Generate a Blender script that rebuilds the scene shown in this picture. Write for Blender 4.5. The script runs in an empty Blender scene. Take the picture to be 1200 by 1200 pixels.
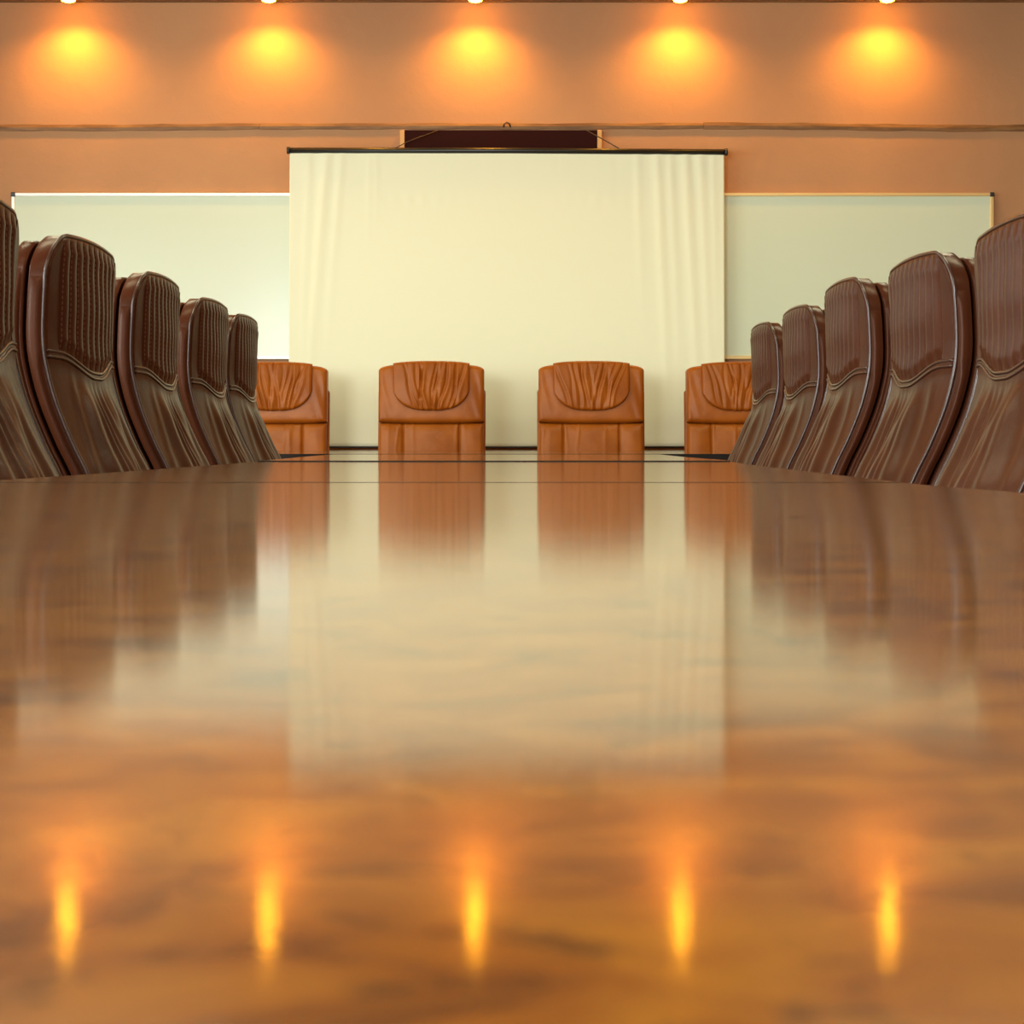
import bpy, bmesh, math, random
from mathutils import Vector, Matrix
PI = math.pi
C = bpy.context.scene.collection
SC = bpy.context.scene

# ---------------------------------------------------------------- camera
CH = 0.797          # camera height
FPX = 2050.0        # focal length in pixels of the 1200 px frame
HY = 516.0          # horizon row
def P(px, py, D):
    return Vector(((px-600)*D/FPX, D, CH+(HY-py)*D/FPX))
cam = bpy.data.cameras.new('camera')
cam.sensor_width = 36; cam.sensor_fit = 'HORIZONTAL'
cam.lens = 36*FPX/1200
cam.shift_y = -(600-HY)/1200
cam.clip_start = 0.02
cam.dof.use_dof = True
cam.dof.focus_distance = 7.0
cam.dof.aperture_fstop = 40
co = bpy.data.objects.new('camera', cam); C.objects.link(co)
co.location = (0, 0, CH); co.rotation_euler = (PI/2, 0, 0)
SC.camera = co

# ---------------------------------------------------------------- world, lights, exposure
w = bpy.data.worlds.new('world'); SC.world = w; w.use_nodes = True
w.node_tree.nodes['Background'].inputs[0].default_value = (0.75, 0.88, 1.0, 1)
w.node_tree.nodes['Background'].inputs[1].default_value = 1.0
SC.view_settings.view_transform = 'Standard'
SC.view_settings.look = 'None'
SC.view_settings.exposure = 0.28
SC.view_settings.gamma = 1.0
SC.view_settings.use_curve_mapping = False

def area(name, loc, rot, sx, sy, power, col):
    l = bpy.data.lights.new(name, 'AREA'); l.shape = 'RECTANGLE'
    l.size = sx; l.size_y = sy; l.energy = power; l.color = col
    o = bpy.data.objects.new(name, l); C.objects.link(o)
    o.location = loc; o.rotation_euler = rot
    return o
WL, WR, WF, WB, CZ = -3.7, 3.7, 10.1, -3.2, 3.329   # room shell
# daylight of the left windows (behind the frame edge), one lamp in every window opening
WIN_LEFT = [(-1.9, -0.5), (0.4, 1.8), (2.7, 4.1), (5.0, 6.4), (7.3, 8.7)]
for a, b in WIN_LEFT:
    area('window_daylight', (WL-0.03, (a+b)/2, 1.75), (0, -PI/2, 0), 1.5, b-a, (34, 66, 84, 54, 22)[WIN_LEFT.index((a, b))], (0.90, 0.98, 0.93))
# daylight of the windows in the wall behind the camera
WIN_BACK = [(-3.3, -1.5), (-0.6, 1.0)]
for k, (a, b) in enumerate(WIN_BACK):
    area('window_daylight', ((a+b)/2, WB-0.03, 1.75), (PI/2, 0, 0), b-a, 1.5, (340, 60)[k], (0.90, 0.96, 1.0))
# added warm fill lamps under the ceiling, out of view, in two rows
FILL_SPOTS = [(-1.6, 0.6), (1.6, 0.6), (-1.6, 4.2), (1.6, 4.2), (-1.6, 6.6), (1.6, 6.6)]
FILL_POWER, FILL_COL = 29, (1.0, 0.95, 0.62)
SPOT_POWER, SPOT_COL, BULB_EMIT = 33, (1.0, 0.43, 0.045), 60

# ---------------------------------------------------------------- materials
def mat(name, col, rough=0.5, **kw):
    m = bpy.data.materials.new(name); m.use_nodes = True
    b = m.node_tree.nodes['Principled BSDF']
    b.inputs['Base Color'].default_value = (*col, 1)
    b.inputs['Roughness'].default_value = rough
    for k, v in kw.items():
        b.inputs[k.replace('_', ' ')].default_value = v
    return m
def N(m, t, **kw):
    n = m.node_tree.nodes.new(t)
    for k, v in kw.items():
        if k in n.inputs.keys(): n.inputs[k].default_value = v
        else: setattr(n, k, v)
    return n
def L(m, a, b): m.node_tree.links.new(a, b)
def coords(m, scale=(1, 1, 1), kind='Object'):
    tc = N(m, 'ShaderNodeTexCoord'); mp = N(m, 'ShaderNodeMapping')
    mp.inputs['Scale'].default_value = scale
    L(m, tc.outputs[kind], mp.inputs['Vector'])
    return mp.outputs['Vector']
def add_bump(m, scale, strength, dist=0.002, detail=4, vec=None, target='Normal', prev=None):
    v = vec or coords(m)
    n = N(m, 'ShaderNodeTexNoise'); n.inputs['Scale'].default_value = scale; n.inputs['Detail'].default_value = detail
    L(m, v, n.inputs['Vector'])
    bp = N(m, 'ShaderNodeBump'); bp.inputs['Strength'].default_value = strength; bp.inputs['Distance'].default_value = dist
    L(m, n.outputs['Fac'], bp.inputs['Height'])
    if prev: L(m, prev, bp.inputs['Normal'])
    b = m.node_tree.nodes['Principled BSDF']
    L(m, bp.outputs['Normal'], b.inputs[target])
    return bp.outputs['Normal']
def vary(m, scale, c1, c2, lo=0.35, hi=0.65, detail=4, vec=None, dist=0.0):
    v = vec or coords(m)
    n = N(m, 'ShaderNodeTexNoise'); n.inputs['Scale'].default_value = scale; n.inputs['Detail'].default_value = detail
    n.inputs['Distortion'].default_value = dist
    L(m, v, n.inputs['Vector'])
    r = N(m, 'ShaderNodeValToRGB')
    r.color_ramp.elements[0].position = lo; r.color_ramp.elements[1].position = hi
    r.color_ramp.elements[0].color = (*c1, 1); r.color_ramp.elements[1].color = (*c2, 1)
    L(m, n.outputs['Fac'], r.inputs['Fac'])
    L(m, r.outputs['Color'], m.node_tree.nodes['Principled BSDF'].inputs['Base Color'])
    return r

M = {}
M['plaster'] = mat('plaster', (.6, .3, .15), .85)
vary(M['plaster'], 1.3, (.42, .225, .105), (.49, .265, .12), .35, .7, 6)
nn = add_bump(M['plaster'], 9, .35, .012, 5); add_bump(M['plaster'], 70, .2, .003, 3, prev=nn)
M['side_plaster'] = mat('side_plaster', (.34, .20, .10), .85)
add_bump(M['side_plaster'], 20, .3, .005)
M['ceiling'] = mat('ceiling_boards', (.30, .14, .05), .6)
vary(M['ceiling'], 3, (.24, .105, .035), (.36, .175, .065), vec=coords(M['ceiling'], (9, .8, 1)))
M['carpet'] = mat('carpet', (.20, .10, .05), .95)
vary(M['carpet'], 220, (.15, .07, .035), (.26, .14, .07)); add_bump(M['carpet'], 300, .6, .004)

def wood(name, c_dark, c_mid, c_light, coat_bump=True, rough=.45):
    m = mat(name, c_mid, rough)
    b = m.node_tree.nodes['Principled BSDF']
    vec = coords(m, (34, 42, 34))
    n1 = N(m, 'ShaderNodeTexNoise'); n1.inputs['Scale'].default_value = 1; n1.inputs['Detail'].default_value = 7
    n1.inputs['Distortion'].default_value = .9; n1.inputs['Roughness'].default_value = .62
    L(m, vec, n1.inputs['Vector'])
    r = N(m, 'ShaderNodeValToRGB'); cr = r.color_ramp
    cr.elements[0].position = .37; cr.elements[0].color = (*c_dark, 1)
    cr.elements[1].position = .64; cr.elements[1].color = (*c_light, 1)
    e = cr.elements.new(.47); e.color = (*c_mid, 1)
    L(m, n1.outputs['Fac'], r.inputs['Fac'])
    # sparse dark flecks of the burr
    vec2 = coords(m, (85, 125, 85))
    n2 = N(m, 'ShaderNodeTexNoise'); n2.inputs['Scale'].default_value = 1.0; n2.inputs['Detail'].default_value = 3
    L(m, vec2, n2.inputs['Vector'])
    r2 = N(m, 'ShaderNodeValToRGB'); r2.color_ramp.elements[0].position = .60; r2.color_ramp.elements[1].position = .70
    r2.color_ramp.elements[0].color = (0, 0, 0, 1); r2.color_ramp.elements[1].color = (.7, .7, .7, 1)
    L(m, n2.outputs['Fac'], r2.inputs['Fac'])
    mx = N(m, 'ShaderNodeMix'); mx.data_type = 'RGBA'
    L(m, r2.outputs['Color'], mx.inputs[0]); L(m, r.outputs['Color'], mx.inputs[6])
    mx.inputs[7].default_value = (c_dark[0]*.5, c_dark[1]*.6, c_dark[2]*1.2, 1)
    L(m, mx.outputs[2], b.inputs['Base Color'])
    b.inputs['Coat Weight'].default_value = 1.0
    b.inputs['Coat Roughness'].default_value = .066
    b.inputs['Coat IOR'].default_value = 1.55
    b.inputs['Specular IOR Level'].default_value = .05
    if coat_bump:
        add_bump(m, 900, .028, .0006, 2, coords(m), 'Coat Normal')
    return m
M['wood'] = wood('polished_walnut', (.085, .023, .002), (.185, .056, .003), (.27, .102, .006))
M['edge'] = mat('dark_table_edge', (.010, .007, .004), .6, Specular_IOR_Level=.15)
M['leather'] = mat('brown_leather', (.05, .02, .01), .30)
for k_, v_ in (('Specular IOR Level', .10), ('Specular Tint', (1, .72, .56, 1))):
    M['leather'].node_tree.nodes['Principled BSDF'].inputs[k_].default_value = v_
vary(M['leather'], 6, (.046, .0130, .0055), (.060, .0170, .0072))
nn = add_bump(M['leather'], 40, .14, .004, 3); add_bump(M['leather'], 420, .22, .0012, 2, prev=nn)
M['piping'] = mat('piping_leather', (.040, .014, .008), .28)
# leather of the channelled head panel: the same leather with rows of thread along the channel seams
M['ribbed'] = M['leather'].copy(); M['ribbed'].name = 'stitched_leather'
def stitches(m, half, count, step):
    nt = m.node_tree; b = nt.nodes['Principled BSDF']
    tc = N(m, 'ShaderNodeTexCoord'); sp = N(m, 'ShaderNodeSeparateXYZ'); L(m, tc.outputs['Object'], sp.inputs[0])
    def op(o, a, v=None, v2=None):
        n = N(m, 'ShaderNodeMath'); n.operation = o
        L(m, a, n.inputs[0])
        if v is not None: n.inputs[1].default_value = v
        return n.outputs[0]
    p = 2*half/count
    y = op('FRACT', op('MULTIPLY', op('ADD', sp.outputs['Y'], half+p*4), 1/p))
    line = op('LESS_THAN', op('ABSOLUTE', op('SUBTRACT', y, .14)), .030)
    dash = op('LESS_THAN', op('FRACT', op('MULTIPLY', sp.outputs['Z'], 1/step)), .6)
    inside = op('LESS_THAN', op('ABSOLUTE', sp.outputs['Y']), half+.008)
    a1 = N(m, 'ShaderNodeMath'); a1.operation = 'MULTIPLY'; L(m, line, a1.inputs[0]); L(m, dash, a1.inputs[1])
    a2 = N(m, 'ShaderNodeMath'); a2.operation = 'MULTIPLY'; L(m, a1.outputs[0], a2.inputs[0]); L(m, inside, a2.inputs[1])
    src = b.inputs['Base Color'].links[0].from_socket
    mx = N(m, 'ShaderNodeMix'); mx.data_type = 'RGBA'
    L(m, a2.outputs[0], mx.inputs[0]); L(m, src, mx.inputs[6]); mx.inputs[7].default_value = (.11, .050, .035, 1)
    L(m, mx.outputs[2], b.inputs['Base Color'])
stitches(M['ribbed'], .218, 10, .0105)
M['tan'] = mat('tan_leather', (.42, .125, .018), .36, Specular_IOR_Level=.32, Specular_Tint=(1, .8, .6, 1))
vary(M['tan'], 7, (.245, .058, .004), (.32, .084, .007))
nn = add_bump(M['tan'], 22, .3, .006, 3); add_bump(M['tan'], 380, .2, .0012, 2, prev=nn)
M['plastic'] = mat('black_plastic', (.02, .02, .02), .4)
M['chrome'] = mat('chrome', (.6, .6, .6), .2, Metallic=1.0)
M['screen'] = mat('screen_cloth', (.87, .88, .61), .8)
M['board'] = mat('whiteboard_enamel', (.64, .73, .54), .22)
M['board'].node_tree.nodes['Principled BSDF'].inputs['Specular IOR Level'].default_value = .35
M['alu'] = mat('aluminium_frame', (.80, .82, .74), .35, Metallic=.3)
M['gold'] = mat('gilt_frame', (.70, .52, .22), .4, Metallic=.3)
M['black'] = mat('black_tube', (.012, .013, .010), .35)
M['maroon'] = mat('maroon_board', (.022, .002, .001), .8, Specular_IOR_Level=.15)
M['pale_wood'] = mat('pale_wood', (.62, .36, .12), .6)
M['rail'] = mat('rail_wood', (.36, .18, .06), .6)
vary(M['rail'], 5, (.17, .075, .02), (.30, .15, .045), vec=coords(M['rail'], (1, 8, 8)))
M['cable'] = mat('cable', (.05, .03, .02), .6)
M['white_paint'] = mat('white_paint', (.8, .8, .78), .4)
M['diffuser'] = mat('fill_diffuser', (.9, .85, .7), .4)  # glowing face of the added fill panels
bb = M['diffuser'].node_tree.nodes['Principled BSDF']
bb.inputs['Emission Color'].default_value = (*FILL_COL, 1); bb.inputs['Emission Strength'].default_value = 1.5
M['bulb'] = mat('glowing_bulb', (1, .8, .4), .4)
bb = M['bulb'].node_tree.nodes['Principled BSDF']
bb.inputs['Emission Color'].default_value = (1.0, .40, .014, 1); bb.inputs['Emission Strength'].default_value = BULB_EMIT
M['brass'] = mat('brass_ring', (.55, .33, .10), .35, Metallic=.8)
M['glass'] = mat('window_glass', (1, 1, 1), .02, Transmission_Weight=1.0, IOR=1.1)

# ---------------------------------------------------------------- helpers
def obj(name, verts, faces, m, parent=None, smooth=False, loc=None):
    me = bpy.data.meshes.new(name); me.from_pydata([tuple(v) for v in verts], [], faces); me.update()
    bm = bmesh.new(); bm.from_mesh(me); bmesh.ops.recalc_face_normals(bm, faces=bm.faces); bm.to_mesh(me); bm.free()
    if smooth:
        for p in me.polygons: p.use_smooth = True
    me.materials.append(M[m])
    o = bpy.data.objects.new(name, me); C.objects.link(o)
    if parent: o.parent = parent
    if loc: o.location = loc
    return o
def bmobj(name, bm, m, parent=None, smooth=False):
    me = bpy.data.meshes.new(name); bmesh.ops.recalc_face_normals(bm, faces=bm.faces); bm.to_mesh(me); bm.free()
    if smooth:
        for p in me.polygons: p.use_smooth = True
    me.materials.append(M[m])
    o = bpy.data.objects.new(name, me); C.objects.link(o)
    if parent: o.parent = parent
    return o
def add_box(bm, x0, x1, y0, y1, z0, z1, bev=0, seg=2):
    r = bmesh.ops.create_cube(bm, size=1)
    vs = r['verts']
    for v in vs:
        v.co = Vector(((x0+x1)/2+v.co.x*(x1-x0), (y0+y1)/2+v.co.y*(y1-y0), (z0+z1)/2+v.co.z*(z1-z0)))
    if bev:
        es = list({e for v in vs for e in v.link_edges})
        bmesh.ops.bevel(bm, geom=es, offset=bev, segments=seg, profile=.5, affect='EDGES')
def box(name, x0, x1, y0, y1, z0, z1, m, parent=None, bev=0, seg=2, smooth=False):
    bm = bmesh.new(); add_box(bm, x0, x1, y0, y1, z0, z1, bev, seg)
    return bmobj(name, bm, m, parent, smooth)
def tube_data(pts, r, n=8, closed=False):
    vs, fs = [], []
    pts = [Vector(p) for p in pts]; K = len(pts)
    up = Vector((0.31, .17, 1)).normalized()
    for i, p in enumerate(pts):
        a = pts[i-1] if (i > 0 or closed) else p
        b = pts[(i+1) % K] if (i < K-1 or closed) else p
        t = (b-a).normalized()
        s = t.cross(up)
        if s.length < 1e-3: s = t.cross(Vector((1, 0, 0)))
        s.normalize(); q = s.cross(t)
        rr = r[i] if isinstance(r, (list, tuple)) else r
        for k in range(n):
            a2 = 2*PI*k/n
            vs.append(p+s*rr*math.cos(a2)+q*rr*math.sin(a2))
    for i in range(K if closed else K-1):
        j = (i+1) % K
        for k in range(n):
            k2 = (k+1) % n
            fs.append((i*n+k, i*n+k2, j*n+k2, j*n+k))
    if not closed:
        fs.append(tuple(range(n))); fs.append(tuple((K-1)*n+k for k in range(n)))
    return vs, fs
def tube(name, pts, r, m, parent=None, n=8, closed=False):
    v, f = tube_data(pts, r, n, closed)
    return obj(name, v, f, m, parent, True)
def lathe(name, prof, m, parent=None, n=24, smooth=True):
    vs, fs = [], []
    for (r, z) in prof:
        for k in range(n):
            a = 2*PI*k/n; vs.append((r*math.cos(a), r*math.sin(a), z))
    for i in range(len(prof)-1):
        for k in range(n):
            k2 = (k+1) % n; fs.append((i*n+k, i*n+k2, (i+1)*n+k2, (i+1)*n+k))
    fs.append(tuple(range(n))); fs.append(tuple((len(prof)-1)*n+k for k in range(n)))
    return obj(name, vs, fs, m, parent, smooth)
def thing(name, label, cat, loc=(0, 0, 0), rotz=0, group=None):
    o = bpy.data.objects.new(name, None); C.objects.link(o)
    o.empty_display_size = .1
    o.location = loc; o.rotation_euler = (0, 0, rotz)
    o['label'] = label; o['category'] = cat
    if group: o['group'] = group
    return o
def tag(o, label, cat, group=None):
    o['label'] = label; o['category'] = cat
    if group: o['group'] = group
    return o
def structure(o): o['kind'] = 'structure'; return o
def dup(root, loc, rotz, label, sc=1.0):
    r = root.copy(); C.objects.link(r); r.location = loc; r.rotation_euler = (0, 0, rotz); r['label'] = label
    r.scale = (1, 1, sc)
    for ch in list(root.children):
        c = ch.copy(); C.objects.link(c); c.parent = r
        for g in ch.children:
            d = g.copy(); C.objects.link(d); d.parent = c
    return r
def smooth01(t): t = max(0, min(1, t)); return t*t*(3-2*t)
def interp(tab, z):
    # tab ascending in z, cosine-free Catmull interpolation
    if z <= tab[0][0]: return tab[0][1]
    if z >= tab[-1][0]: return tab[-1][1]
    for i in range(len(tab)-1):
        if tab[i][0] <= z <= tab[i+1][0]:
            z0, a = tab[i]; z1, b = tab[i+1]; t = (z-z0)/(z1-z0)
            m0 = (b-tab[i-1][1])/(z1-tab[i-1][0]) if i > 0 else (b-a)/(z1-z0)
            m1 = (tab[i+2][1]-a)/(tab[i+2][0]-z0) if i+2 < len(tab) else (b-a)/(z1-z0)
            h = z1-z0
            return ((2*t**3-3*t*t+1)*a+(t**3-2*t*t+t)*h*m0+(-2*t**3+3*t*t)*b+(t**3-t*t)*h*m1)
def cluster(n, k=.55):
    # parameters 0..1 crowded towards both ends
    out = []
    for i in range(n+1):
        t = i/n; c = .5-.5*math.cos(PI*t)
        out.append(t*(1-k)+c*k)
    return out
def pad(name, hw, zlo, zhi, front, thick, m, parent, nu=60, nv=40, r=.008, k=.6, back=None, rlo=True, rhi=True, bulge=0):
    """upholstered slab: columns of constant y between zlo(y) and zhi(y); front(y,z) gives x"""
    us = [2*t-1 for t in cluster(nu, k)]; ts = cluster(nv, k)
    us = sorted(set(us+[s_*(1-e) for s_ in (-1, 1) for e in (.0004, .0012, .0026, .0046, .0075, .012, .018, .026, .036)])); nu = len(us)-1
    vs, fs = [], []
    def dr(d):
        if d >= r: return 0
        q = 1-d/r; return r*(1-math.sqrt(max(0, 1-q*q)))
    W = nv+1
    for u in us:
        y = u*hw; a, b = zlo(y), zhi(y)
        for t in ts:
            z = a+(b-a)*t
            d = min(hw-abs(y), z-a if rlo else 9, b-z if rhi else 9)
            vs.append((front(y, z)-dr(d), y, z))
    nF = len(vs)
    bk = back or (lambda y, z: front(0, z)-thick)
    for u in us:
        y = u*hw; a, b = zlo(y), zhi(y)
        for t in ts:
            z = a+(b-a)*t
            d = min(hw-abs(y), z-a if rlo else 9, b-z if rhi else 9)
            vs.append((bk(y, z)+dr(d)*.6, y*.995, z))
    for i in range(nu):
        for j in range(nv):
            a = i*W+j; fs.append((a, a+1, a+W+1, a+W)); a += nF; fs.append((a, a+W, a+W+1, a+1))
    for i in range(nu):
        for j in (0, nv):
            a = i*W+j; fs.append((a, a+W, a+W+nF, a+nF))
    for i, sg in ((0, -1), (nu, 1)):
        if not bulge:
            for j in range(nv):
                a = i*W+j; fs.append((a, a+1, a+1+nF, a+nF))
            continue
        K = 6; rings = [[i*W+j for j in range(nv+1)]]
        for k in range(1, K):
            ring = []
            for j in range(nv+1):
                p, q = Vector(vs[i*W+j]), Vector(vs[i*W+j+nF]); c = p.lerp(q, k/K)
                e = 1-(2*ts[j]-1)**8
                if rlo is False: e = 1-ts[j]**8
                if rhi is False: e = 1
                c.y += sg*bulge*math.sin(PI*k/K)**.7*e
                ring.append(len(vs)); vs.append(tuple(c))
            rings.append(ring)
        rings.append([i*W+j+nF for j in range(nv+1)])
        for k in range(K):
            for j in range(nv): fs.append((rings[k][j], rings[k][j+1], rings[k+1][j+1], rings[k+1][j]))
        for j in (0, nv):
            fs.append(tuple(rings[k][j] for k in range(K+1)))
    o = obj(name, vs, fs, m, parent, True)
    o.data.set_sharp_from_angle(angle=math.radians(55))
    return o

# ---------------------------------------------------------------- the room
structure(box('floor', WL-.2, WR+.2, WB-.2, WF+.2, -.1, 0, 'carpet'))
structure(box('ceiling', WL-.2, WR+.2, WB-.2, WF+.2, CZ, CZ+.1, 'ceiling'))
structure(box('wall_front', WL, WR, WF, WF+.2, 0, CZ, 'plaster'))
structure(box('wall_right', WR, WR+.2, WB, WF+.2, 0, CZ, 'side_plaster'))
def wall_with_windows(name, axis, spans, lo, hi, pos, thick, z0=1.0, z1=2.5):
    bm = bmesh.new()
    def b(a0, a1, c0, c1):
        if axis == 'y': add_box(bm, min(pos, pos+thick), max(pos, pos+thick), a0, a1, c0, c1)
        else: add_box(bm, a0, a1, min(pos, pos+thick), max(pos, pos+thick), c0, c1)
    b(lo, hi, 0, z0); b(lo, hi, z1, CZ)
    cur = lo
    for a, c in spans:
        b(cur, a, z0, z1); cur = c
    b(cur, hi, z0, z1)
    structure(bmobj(name, bm, 'side_plaster'))
wall_with_windows('wall_left', 'y', WIN_LEFT, WB, WF+.2, WL, -.2)
wall_with_windows('wall_back', 'x', WIN_BACK, WL, WR, WB, -.2)
wi = 0
for axis, spans in (('y', WIN_LEFT), ('x', WIN_BACK)):
    for a, b in spans:
        wi += 1
        bm = bmesh.new()
        for (c0, c1, d0, d1) in ((a, b, 1.0, 1.05), (a, b, 2.45, 2.5), (a, a+.05, 1.05, 2.45), (b-.05, b, 1.05, 2.45), ((a+b)/2-.025, (a+b)/2+.025, 1.05, 2.45)):
            if axis == 'y': add_box(bm, WL-.12, WL-.06, c0, c1, d0, d1)
            else: add_box(bm, c0, c1, WB-.12, WB-.06, d0, d1)
        structure(bmobj('window_%d' % wi, bm, 'white_paint'))

# cornice strip at the top of the front wall
z = P(600, 3.2, WF).z
structure(box('trim_1', WL, WR, WF-.018, WF, z, CZ, 'rail', bev=.003))
# timber rail across the front wall, three lengths butted together, not quite straight
def rail(name, px, ys, h):
    vs, fs = [], []; n = 40; D = WF-.02
    for i in range(n+1):
        x = px[0]+(px[1]-px[0])*i/n
        t = i/n*(len(ys)-1); k = min(int(t), len(ys)-2); yc = ys[k]+(ys[k+1]-ys[k])*smooth01(t-k)
        p = P(x, yc, D)
        hh = h*D/FPX/2*(1+.10*math.sin(i*.9)+.06*math.sin(i*2.3+1))
        for (dy, dz) in ((0, -hh), (-.012, -hh), (-.016, 0), (-.012, hh), (0, hh)):
            vs.append((p.x, WF+dy, p.z+dz))
    for i in range(n):
        for k in range(5):
            k2 = (k+1) % 5; fs.append((i*5+k, i*5+k2, i*5+5+k2, i*5+5+k))
    fs.append(tuple(range(5))); fs.append(tuple(n*5+k for k in range(5)))
    return structure(obj(name, vs, fs, 'rail'))
rail('trim_2', (-150, 303), (149.5, 148.8, 149.2, 149.4, 148.6, 147.6), 7.0)
rail('trim_3', (303.6, 824), (147.8, 147.6, 147.4, 147.8, 147.4, 147.0), 6.6)
rail('trim_4', (824.6, 1350), (146.8, 147.4, 148.8, 149.8, 149.2, 149.6), 7.4)

# wall wash downlights above the front wall
LD = WF-.19
def make_downlight():
    t = thing('downlight', 'x', 'lamp', group='downlights along the top of the wall')
    lathe('trim_ring', [(.040, -.004), (.044, -.022), (.052, -.022), (.056, -.004), (.056, 0), (.040, 0)], 'brass', t)
    lathe('bulb', [(.004, -.051), (.022, -.049), (.037, -.043), (.040, -.032), (.034, -.018), (.030, -.002)], 'bulb', t)
    return t
dl = make_downlight()
dlab = ['ceiling downlight glowing orange above the left end of the left whiteboard, leftmost of five',
        'ceiling downlight glowing orange just left of the screen top, second from the left',
        'ceiling downlight glowing orange above the middle of the projection screen',
        'ceiling downlight glowing orange above the right end of the projection screen, fourth from the left',
        'ceiling downlight glowing orange above the right whiteboard, rightmost of five']
for i, px in enumerate((80, 315, 557, 797, 1040)):
    p = P(px, 3, LD); loc = (p.x, LD, CZ)
    if i == 0: dl.location = loc; dl['label'] = dlab[0]
    else: dup(dl, loc, 0, dlab[i])
    l = bpy.data.lights.new('downlight_beam', 'SPOT'); l.energy = SPOT_POWER; l.color = SPOT_COL
    l.spot_size = math.radians(150); l.spot_blend = 1.0; l.shadow_soft_size = .03
    o = bpy.data.objects.new('downlight_beam', l); C.objects.link(o)
    o.location = (p.x, LD, CZ-.085); o.rotation_euler = (math.radians(4), 0, 0)
# unseen fill lamps, each given an invented panel fixture on the ceiling
for i, (x, y) in enumerate(FILL_SPOTS):
    area('fill_lamp', (x, y, CZ-.06), (0, 0, 0), 1.1, .5, FILL_POWER, FILL_COL)
    t = thing('fill_panel', 'added rectangular fill light panel on the ceiling, out of view, one of two rows', 'lamp', (x, y, CZ), 0, 'added fill light panels on the ceiling')
    box('housing', -.60, .60, -.30, .30, -.045, 0, 'white_paint', t, bev=.006)
    box('diffuser', -.56, .56, -.26, .26, -.054, -.044, 'diffuser', t, bev=.003)

# ---------------------------------------------------------------- whiteboards
def whiteboard(name, x0, x1, label, frame_m, capside):
    D = WF-.03
    a = P(x0, 226, D); b = P(x1, 421, D)
    t = thing(name, label, 'whiteboard', ((a.x+b.x)/2, WF-.02, b.z))
    hx = (b.x-a.x)/2; H = a.z-b.z; f = .020
    box('writing_surface', -hx+f*.6, hx-f*.6, -.008, .015, f*.6, H-f*.6, 'board', t)
    for nm, (u0, u1, w0, w1) in (('frame_rail', (-hx+f, hx-f, H-f, H)), ('frame_rail', (-hx+f, hx-f, 0, f)),
                                 ('frame_stile', (-hx, -hx+f, f, H-f)), ('frame_stile', (hx-f, hx, f, H-f))):
        box(nm, u0, u1, -.016, .016, w0, w1, frame_m, t, bev=.003)
    for u in (-hx-.003, hx-f-.003):
        for w_ in (-.003, H-f-.003):
            box('corner_cap', u, u+f+.006, -.019, .017, w_, w_+f+.006, 'plastic', t, bev=.004)
    return t
whiteboard('whiteboard', 13.5, 592, 'long whiteboard on the wall left of the projection screen, silvery frame', 'alu', -1)
whiteboard('whiteboard', 596, 1164.5, 'long whiteboard on the wall right of the projection screen, gilt frame', 'gold', 1)

# ---------------------------------------------------------------- dark board above the screen
D = WF-.05
a = P(474, 152.5, D); b = P(700, 181, D)
t = thing('wall_box', 'shallow dark maroon board with pale wooden ends on the wall above the projection screen', 'board', ((a.x+b.x)/2, WF, b.z))
hx = (b.x-a.x)/2; H = a.z-b.z
box('panel', -hx, hx, -.05, 0, 0, H, 'maroon', t)
for s in (-1, 1):
    box('end_strip', min(s*hx, s*(hx+.026)), max(s*hx, s*(hx+.026)), -.055, 0, 0, H, 'pale_wood', t, bev=.003)

# ---------------------------------------------------------------- projection screen
SD = WF-.14
scr = thing('projection_screen', 'large cream projection screen hanging from a black tube in the middle of the wall', 'projection screen',
            (P(594.5, 525, SD).x, SD, P(594.5, 525, SD).z))
sx0, sz0 = scr.location.x, scr.location.z
def S(px, py): p = P(px, py, SD); return (p.x-sx0, p.z-sz0)
xa, _ = S(339.5, 300); xb, _ = S(848.5, 300); xa2, _ = S(338, 300); xb2, _ = S(849.5, 300)
zt = S(0, 178.5)[1]; zb_ = S(0, 524)[1]
rs = random.Random(5)
topf = [(rs.uniform(-1, 1), rs.uniform(.004, .010), rs.uniform(-1, 1)) for _ in range(46)]
def screen_off(u, v):
    # u 0..1 left-right, v 0..1 top-bottom; folds of the cloth towards the room (negative y)
    y = 0
    for (c, wd, am, ln, drift) in ((.045, .010, .006, .9, -.02), (.085, .012, .013, .95, -.05), (.12, .010, .009, .7, -.05), (.185, .008, .005, .35, -.01), (.20, .007, .004, .3, 0),
                            (.80, .010, .007, .6, .02), (.845, .011, .012, .95, .03), (.875, .010, .009, .8, .03), (.91, .011, .013, .95, .035), (.945, .010, .010, .9, .03), (.975, .008, .006, .7, .01)):
        cc = c+drift*v; f = math.exp(-((u-cc)/wd)**2)*max(0, 1-v/ln)**.8
        y -= .75*am*f*(1-.7*math.exp(-v/.012))
    g = math.exp(-v/.035)*(1-math.exp(-v/.010))
    for (c, wd, s) in topf:
        y -= .0035*s*g*math.exp(-((u-(c*.5+.5))/wd)**2)
    g2 = math.exp(-((v-.16)/.02)**2)*.0012
    y -= g2*math.sin(u*190)*(math.exp(-((u-.3)/.15)**2)+math.exp(-((u-.72)/.10)**2))
    y -= .010*math.sin(PI*v)*math.sin(PI*u)
    return y
vs, fs = [], []; NU, NV = 300, 90
for i in range(NU+1):
    u = i/NU
    for j in range(NV+1):
        v = (j/NV)**1.4
        x = (xa+(xb-xa)*u)*(1-v)+(xa2+(xb2-xa2)*u)*v
        vs.append((x, screen_off(u, v), zt+(zb_-zt)*v))
W = NV+1; n0 = len(vs)
for i in range(NU):
    for j in range(NV): a = i*W+j; fs.append((a, a+1, a+W+1, a+W))
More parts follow.
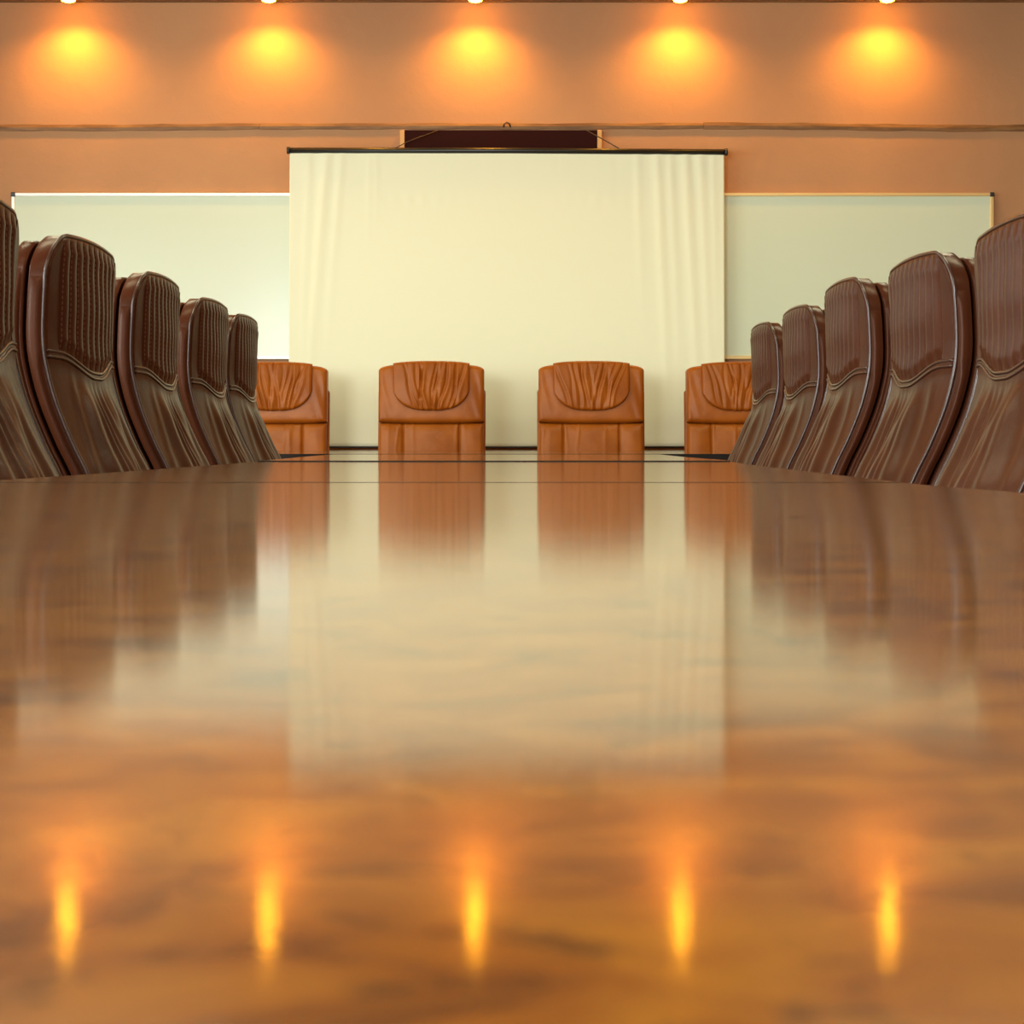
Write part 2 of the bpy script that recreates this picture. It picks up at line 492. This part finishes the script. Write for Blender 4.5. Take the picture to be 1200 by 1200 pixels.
vs2 = [(x, y+.002, z) for x, y, z in vs]
fs += [tuple(n0+k for k in reversed(f)) for f in fs]
for i in range(NU):
    for j in (0, NV): a = i*W+j; fs.append((a, a+W, a+W+n0, a+n0))
for j in range(NV):
    for i in (0, NU): a = i*W+j; fs.append((a, a+1, a+1+n0, a+n0))
obj('screen_cloth', vs+vs2, fs, 'screen', scr, True)
(xl, zl), (xr, zr) = S(338, 176.3), S(851, 178.3)
tb = tube('roller_tube', [(xl, 0, zl), (0, 0, (zl+zr)/2+.004), (xr, 0, zr)], .0165, 'black', scr, 14)
for (x, z) in ((xl, zl), (xr, zr)):
    tube('end_cap', [(x-.008, 0, z), (x+.008, 0, z)], .021, 'plastic', scr, 12)
tube('bottom_rod', [(xa2, 0, zb_), (xb2, 0, zb_)], .006, 'black', scr, 8)
for (q0, q1, q2) in (((463, 174), (477, 165), (513, 150)), ((727, 175), (712, 165), (688, 150))):
    pts = []
    for k, (qx, qy) in enumerate((q0, q1, q2)):
        x, z = S(qx, qy); pts.append((x, -.002 + .0*k if k == 0 else (.04, .105)[k-1]-.0, z))
    # the wire goes round the front of the maroon board and up to the rail
    pts[1] = (pts[1][0], .03, pts[1][2]); pts[2] = (pts[2][0], .075, pts[2][2])
    tube('hanging_wire', pts, .0032, 'cable', scr, 6)
hk = P(594, 147, WF-.03)
h_ = tube('hook', [(hk.x-.020, WF-.012, hk.z-.006), (hk.x-.014, WF-.028, hk.z+.010), (hk.x, WF-.032, hk.z+.018), (hk.x+.014, WF-.028, hk.z+.010), (hk.x+.020, WF-.012, hk.z-.006)], .0045, 'cable')
tag(h_, 'small dark hook on the timber rail above the middle of the screen', 'hook')

# ---------------------------------------------------------------- tables
TZ = .750
def right_edge(D):
    return interp([(-.9, .36), (-.2, .47), (.6, .475), (1.2, .470), (1.55, .456), (1.84, .436), (2.24, .437), (2.66, .444), (3.2, .455), (3.54, .464), (3.9, .478), (4.7, .460), (5.6, .468)], D)
def left_edge(D):
    return -interp([(-.9, .45), (-.2, .56), (.6, .598), (2.03, .596), (2.4, .584), (2.9, .572), (3.5, .560), (4.2, .553), (4.6, .560), (5.6, .568)], D)
def near_profile(D):
    # the near section sags a little away from the camera
    z, st = 0.0, .002
    n = max(0, int(round((1.95-D)/st)))
    for i in range(n):
        d = 1.95-(i+.5)*st
        z += .0066*smooth01((1.90-d)/1.15)*st
    return z
def table_section(name, d0, d1, ztop, label, profile=None, n=30):
    t = thing(name, label, 'table', (0, (d0+d1)/2, 0), 0, None)
    yc = (d0+d1)/2
    vs, fs = [], []; nx = 24
    rows = n; th = .036
    for i in range(rows+1):
        d = d0+(d1-d0)*i/rows
        zz = ztop+(profile(d) if profile else 0)
        for j in range(nx+1):
            x = left_edge(d)+(right_edge(d)-left_edge(d))*j/nx
            vs.append((x, d-yc, zz))
    W = nx+1
    for i in range(rows):
        for j in range(nx): a = i*W+j; fs.append((a, a+1, a+W+1, a+W))
    top = obj('tabletop', vs, fs, 'wood', t, True)
    # edge band and underside: a separate dark slab right under the veneer
    border = [i*W for i in range(rows+1)]+[rows*W+j for j in range(1, nx+1)]+[i*W+nx for i in range(rows-1, -1, -1)]+[j for j in range(nx-1, 0, -1)]
    bv = [Vector(vs[k]) for k in border]; nb = len(bv); ev, ef = [], []
    for k in bv: ev.append((k.x, k.y, k.z-.0002))
    for k in bv: ev.append((k.x, k.y, k.z-th))
    for k in range(nb): ef.append((k, (k+1) % nb, nb+(k+1) % nb, nb+k))
    ef.append(tuple(nb+k for k in range(nb)))
    obj('edge_band', ev, ef, 'edge', t)
    for s in (-1, 1):
        yy = s*((d1-d0)/2-.28)
        box('leg', -.22, .12, yy-.03, yy+.03, .03, ztop-.04, 'edge', t, bev=.006)
        box('foot', -.30, .20, yy-.05, yy+.05, 0, .03, 'edge', t, bev=.008)
    return t
table_section('conference_table', -.9, 1.95, TZ, 'glossy walnut table section filling the foreground with orange lamp reflections', near_profile, 285)
table_section('conference_table', 1.953, 3.82, TZ+.0003, 'glossy walnut table section between the thin foreground joint and the dark joint line')
table_section('conference_table', 3.825, 5.55, TZ+.0026, 'glossy walnut table section beyond the dark joint line, farthest of the long table')
# cross table
fz = CH-.0508
t = thing('cross_table', 'wide cross table with dark front panel at the far end under the tan chairs', 'table', (0, 7.72, 0))
FX = 2.0; y0, y1 = 6.56-7.72, 8.88-7.72
obj('tabletop', [(-FX, y0, fz), (FX, y0, fz), (FX, y1, fz), (-FX, y1, fz)], [(0, 1, 2, 3)], 'wood', t)
bm = bmesh.new(); add_box(bm, -FX, FX, y0, y1, fz-.036, fz-.0003); bmobj('edge_band', bm, 'edge', t)
box('front_panel', -FX+.1, FX-.1, y0+.03, y0+.055, .06, fz-.037, 'edge', t)
for s in (-1, 1):
    box('leg', min(s*(FX-.1), s*(FX-.05)), max(s*(FX-.1), s*(FX-.05)), y0+.03, y1-.1, 0, fz-.037, 'edge', t)

# ---------------------------------------------------------------- chair underframe
def underframe(t, sx, mleg='plastic'):
    """gas column, five legs with casters, under a seat centred at local x = sx"""
    col = lathe('gas_column', [(.026, .10), (.026, .26), (.016, .262), (.016, .415), (.05, .418), (.05, .43)], 'chrome', t, 16)
    col.location = (sx, 0, 0)
    for k in range(5):
        a = 2*PI*k/5+.3
        cx, cy = math.cos(a), math.sin(a)
        tube('base_leg', [(sx+cx*.02, cy*.02, .115), (sx+cx*.14, cy*.14, .10), (sx+cx*.27, cy*.27, .075)], [.024, .020, .014], mleg, t, 10)
        w_ = lathe('caster', [(.010, -.022), (.024, -.022), (.027, -.018), (.027, .018), (.024, .022), (.010, .022)], 'plastic', t, 16)
        w_.rotation_euler = (PI/2, 0, a); w_.location = (sx+cx*.27, cy*.27, .027)
        tube('caster_stem', [(0, .020, 0), (0, .05, 0)], .006, 'chrome', w_, 8)

# ---------------------------------------------------------------- brown high-back chairs (local +x is the front)
PROF = [(.46, -.175), (.55, -.160), (.65, -.176), (.733, -.208), (.79, -.236), (.872, -.269), (.946, -.288), (.995, -.293), (1.05, -.292), (1.10, -.289), (1.15, -.283), (1.21, -.271)]
HW = .274
def corner(y, hw, rw, rh):
    q = max(0, min(1, (abs(y)-(hw-rw))/rw)); return rh*(1-math.sqrt(max(0, 1-q*q)))
def htop(y):
    return 1.202-.012*(y/HW)**2-corner(y, HW, .085, .080)
def seam_z(y):
    u = min(1, abs(y)/HW)
    return .930+.034*smooth01((u-.08)/.72)
def base_front(y, z):
    u = y/HW
    return interp(PROF, z)+.024*(1-abs(u)**2.2)*(1-.6*smooth01((z-1.05)/.15))
rf = random.Random(11)
FOLDS = [(-.125, -.09, .030, .014), (-.065, -.01, .013, .009), (-.030, .02, .010, .007), (.005, .01, .012, .009), (.038, -.01, .010, .007), (.070, .02, .013, .009), (.125, .09, .030, .014), (-.21, -.225, .014, .003), (.21, .225, .014, .003)]
def low_front(y, z):
    x = base_front(y, z)
    zs = seam_z(y)
    s = (zs-z)/.35
    amp = smooth01((zs-z)/.10)
    for (a, b, w_, am) in FOLDS:
        c = a*(.75+.45*s)+(b-a)*.3*s+.010*math.sin(s*5+a*30)
        x += am*amp*math.exp(-((y-c)/(w_*(1+.5*s)))**2)
    x += .006*math.exp(-((zs-z)/.02)**2)
    return x
NR = 10; RW = .218
def head_front(y, z):
    x = base_front(y, z)+.004
    if abs(y) < RW:
        q = (y+RW)/(2*RW)*NR; f = q-math.floor(q)
        zs = seam_z(y); e = min(1, (z-zs)/.03, max(0, (htop(y)-z))/.035)
        x += .011*(max(0, 1-(2*f-1)**2))**.5*max(0, e)-.002
    else:
        x += .002
    return x
def make_exec(label):
    t = thing('executive_chair', label, 'chair', group='brown high-back chairs along the long table')
    hd = pad('headrest', HW, seam_z, htop, head_front, .034, 'ribbed', t, 200, 44, .007, .15, rlo=False, bulge=.008, back=lambda y, z: interp(PROF, z)-.034)
    bk = pad('backrest', HW, lambda y: .47, seam_z, low_front, .034, 'leather', t, 120, 60, .008, .3, rhi=False, bulge=.008, back=lambda y, z: interp(PROF, z)-.034)
    # double piping along the U seam
    for nm, dz in (('seam_roll', .004), ('seam_roll', -.007)):
        pts = [(base_front(y, seam_z(y)+dz)+.004, y, seam_z(y)+dz) for y in [HW*(-.99+1.98*i/60) for i in range(61)]]
        tube(nm, pts, .0042, 'piping', hd, 8)
    # piping round the front edge
    pts = [(interp(PROF, z)+.000, -HW, z) for z in [.48+(htop(HW)-.48)*i/40 for i in range(40)]]
    arch = []
    for i in range(61):
        th = PI*i/60; y = -HW*math.cos(th); arch.append((base_front(y, htop(y))-.001, y, htop(y)))
    pts = pts+arch+[(p[0], -p[1], p[2]) for p in reversed(pts)]
    tube('piping', pts, .0042, 'piping', bk, 8)
    # rear shell, a second upholstered layer a little lower and behind
    SH = HW-.006
    def stop(y): u = min(1, abs(y)/SH); return 1.190-.010*u*u-corner(y, SH, .055, .055)
    pad('back_shell', SH, lambda y: .47, stop, lambda y, z: interp(PROF, z)-.037-.004*abs(y/SH)**2, .030, 'leather', t, 40, 50, .006, .7, bulge=.010,
        back=lambda y, z: interp(PROF, z)-.077+.010*abs(y/SH)**3)
    bm = bmesh.new(); add_box(bm, -.22, .27, -.26, .26, .43, .53, .04, 5); bmobj('seat', bm, 'leather', t, True)
    underframe(t, .03)
    return t
LABS_L = ['brown leather high-back chair cropped by the left edge of the photo',
          'brown ribbed high-back chair on the left, largest one wholly in view',
          'brown ribbed high-back chair third from the front in the left row',
          'brown ribbed high-back chair fourth in the left row, between the mid chair and the farthest',
          'brown ribbed high-back chair farthest back in the left row, beside a tan chair']
LABS_R = ['brown ribbed high-back chair cropped by the right edge of the photo',
          'brown ribbed high-back chair second from the front in the right row',
          'brown ribbed high-back chair in the middle of the right row',
          'brown ribbed high-back chair fourth from the front in the right row',
          'brown ribbed high-back chair farthest back in the right row, beside a tan chair']
ex = make_exec(LABS_L[0])
spots = []
for k, (D, dx, rz, sc) in enumerate([(2.575, 0, 0, .975), (3.33, 0, 0, 1.0), (4.09, 0, 0.01, 1.0), (4.84, 0.0, -.01, 1.0), (5.48, 0, 0, 1.0)]):
    spots.append((-.6+dx, D+HW, rz, LABS_L[k], sc))
for k, (D, dx, rz, sc) in enumerate([(2.78, 0, 0, .98), (3.52, 0, .01, .99), (4.36, 0, 0.0, 1.01), (5.10, 0, .01, 1.0), (5.86, 0, 0, 1.0)]):
    spots.append((.6+dx, D+HW, PI+rz, LABS_R[k], sc))
for i, (x, y, rz, lab, sc) in enumerate(spots):
    if i == 0: ex.location = (x, y, 0); ex.rotation_euler = (0, 0, rz)
    else: dup(ex, (x, y, 0), rz, lab, sc)

# ---------------------------------------------------------------- tan chairs behind the cross table
TP = [(.46, -.21), (.55, -.20), (.70, -.215), (.85, -.235), (1.0, -.248), (1.22, -.262)]
def make_tan(label, loc, rz, seed):
    rn = random.Random(seed)
    t = thing('leather_armchair', label, 'chair', loc, rz, 'tan leather chairs at the far table')
    hw = .278
    folds = [(rn.uniform(-.26, .26), rn.uniform(-.15, .15), rn.uniform(.006, .012), rn.uniform(.002, .005)) for _ in range(6)]
    def lf(y, z):
        x = interp(TP, z)+.020
        for s in (-.148, .148):
            x -= .012*math.exp(-((y-s)/.006)**2)
        e = smooth01((.885-z)/.04)
        x += .010*e*(abs(math.cos(PI*min(1, abs(y)/.148)/2)) if abs(y) < .148 else abs(math.sin(PI*min(1, (abs(y)-.148)/(hw-.148)))))
        for (a, b, w_, am) in folds:
            x += am*math.exp(-((y-(a+b*(.88-z)))/w_)**2)*math.exp(-(.88-z)/.12)
        return x
    pad('backrest', hw-.004, lambda y: .47, lambda y: .889, lf, .07, 'tan', t, 110, 40, .020, .3, back=lambda y, z: interp(TP, z)-.05)
    def ht(y): u = abs(y)/hw; return 1.197-.038*(1-(1-min(1, u)**5)**(1/2.6))
    def hf(y, z):
        x = interp(TP, z)+.030
        q = (z-.884)/(1.2-.884)
        x += .022*math.sqrt(max(0, 1-(2*q-1)**4))*(1-.5*abs(y/hw)**3)
        x -= .020*math.exp(-(((z-1.06)/.10)**2+(y/.15)**4))*.4
        x += .002*math.sin(y*95+z*30)*math.exp(-((abs(y)-.25)/.04)**2)
        return x
    pad('headrest', hw, lambda y: .884+.010*abs(y/hw)**3, ht, hf, .09, 'tan', t, 70, 44, .022, .6, back=lambda y, z: interp(TP, z)-.06)
    # gathered head pillow
    pw = .201
    def pl(y): u = min(1, abs(y)/pw); return .952+.125*(1-(1-u**2.8)**(1/1.9))
    def pt(y): u = min(1, abs(y)/pw); return 1.214-.012*u**3
    cr = []
    for k in range(11):
        top = -.17+.34*k/10+rn.uniform(-.018, .018)
        bot = top*rn.uniform(.45, .75)+rn.uniform(-.018, .018)
        cr.append((top, bot, rn.uniform(.005, .010), rn.uniform(.004, .011), rn.uniform(0, 6)))
    def pf(y, z):
        q = max(0, min(1, (1.21-z)/.26)); u = y/pw
        x = interp(TP, z)+.058+.020*math.sqrt(max(0, 1-(2*q-1)**2*.9))*(1-.45*u**4)
        for (a, b, w_, am, ph) in cr:
            c = a+(b-a)*q+.010*math.sin(q*5+ph)
            d = (y-c)/w_
            x -= am*math.exp(-d*d)*(.35+.65*math.sin(PI*min(1, .25+q*.8)))
            x += am*.7*math.exp(-((d-1.9)/1.2)**2)*(.35+.65*q)
        return x
    pad('head_pillow', pw, pl, pt, pf, .03, 'tan', t, 130, 60, .016, .3, back=lambda y, z: interp(TP, z)+.022)
    sh = hw+.006
    def st(y): u = abs(y)/sh; return 1.10-.05*(1-(1-min(1, u)**4)**.5)
    pad('back_shell', sh, lambda y: .45, st, lambda y, z: interp(TP, z)-.035, .05, 'tan', t, 30, 30, .012, .7, back=lambda y, z: interp(TP, z)-.085)
    bm = bmesh.new(); add_box(bm, -.22, .28, -.27, .27, .41, .53, .045, 5); bmobj('seat', bm, 'tan', t, True)
    underframe(t, .03)
    return t
TD = 9.2
for px, dd, lab, sd in ((322, .10, 'tan leather chair with gathered head pillow, leftmost, half hidden by the brown chairs', 3),
                    (505.5, 0, 'tan leather chair with gathered head pillow, left of the screen middle', 4),
                    (693, 0, 'tan leather chair with gathered head pillow, right of the screen middle', 8),
                    (866, .10, 'tan leather chair with gathered head pillow, rightmost, half hidden by the right brown row', 9)):
    p = P(px, 500, TD+dd)
    # the front of the back stands at the depth TD
    make_tan(lab, (p.x, TD+dd-.22, 0), -PI/2, sd)
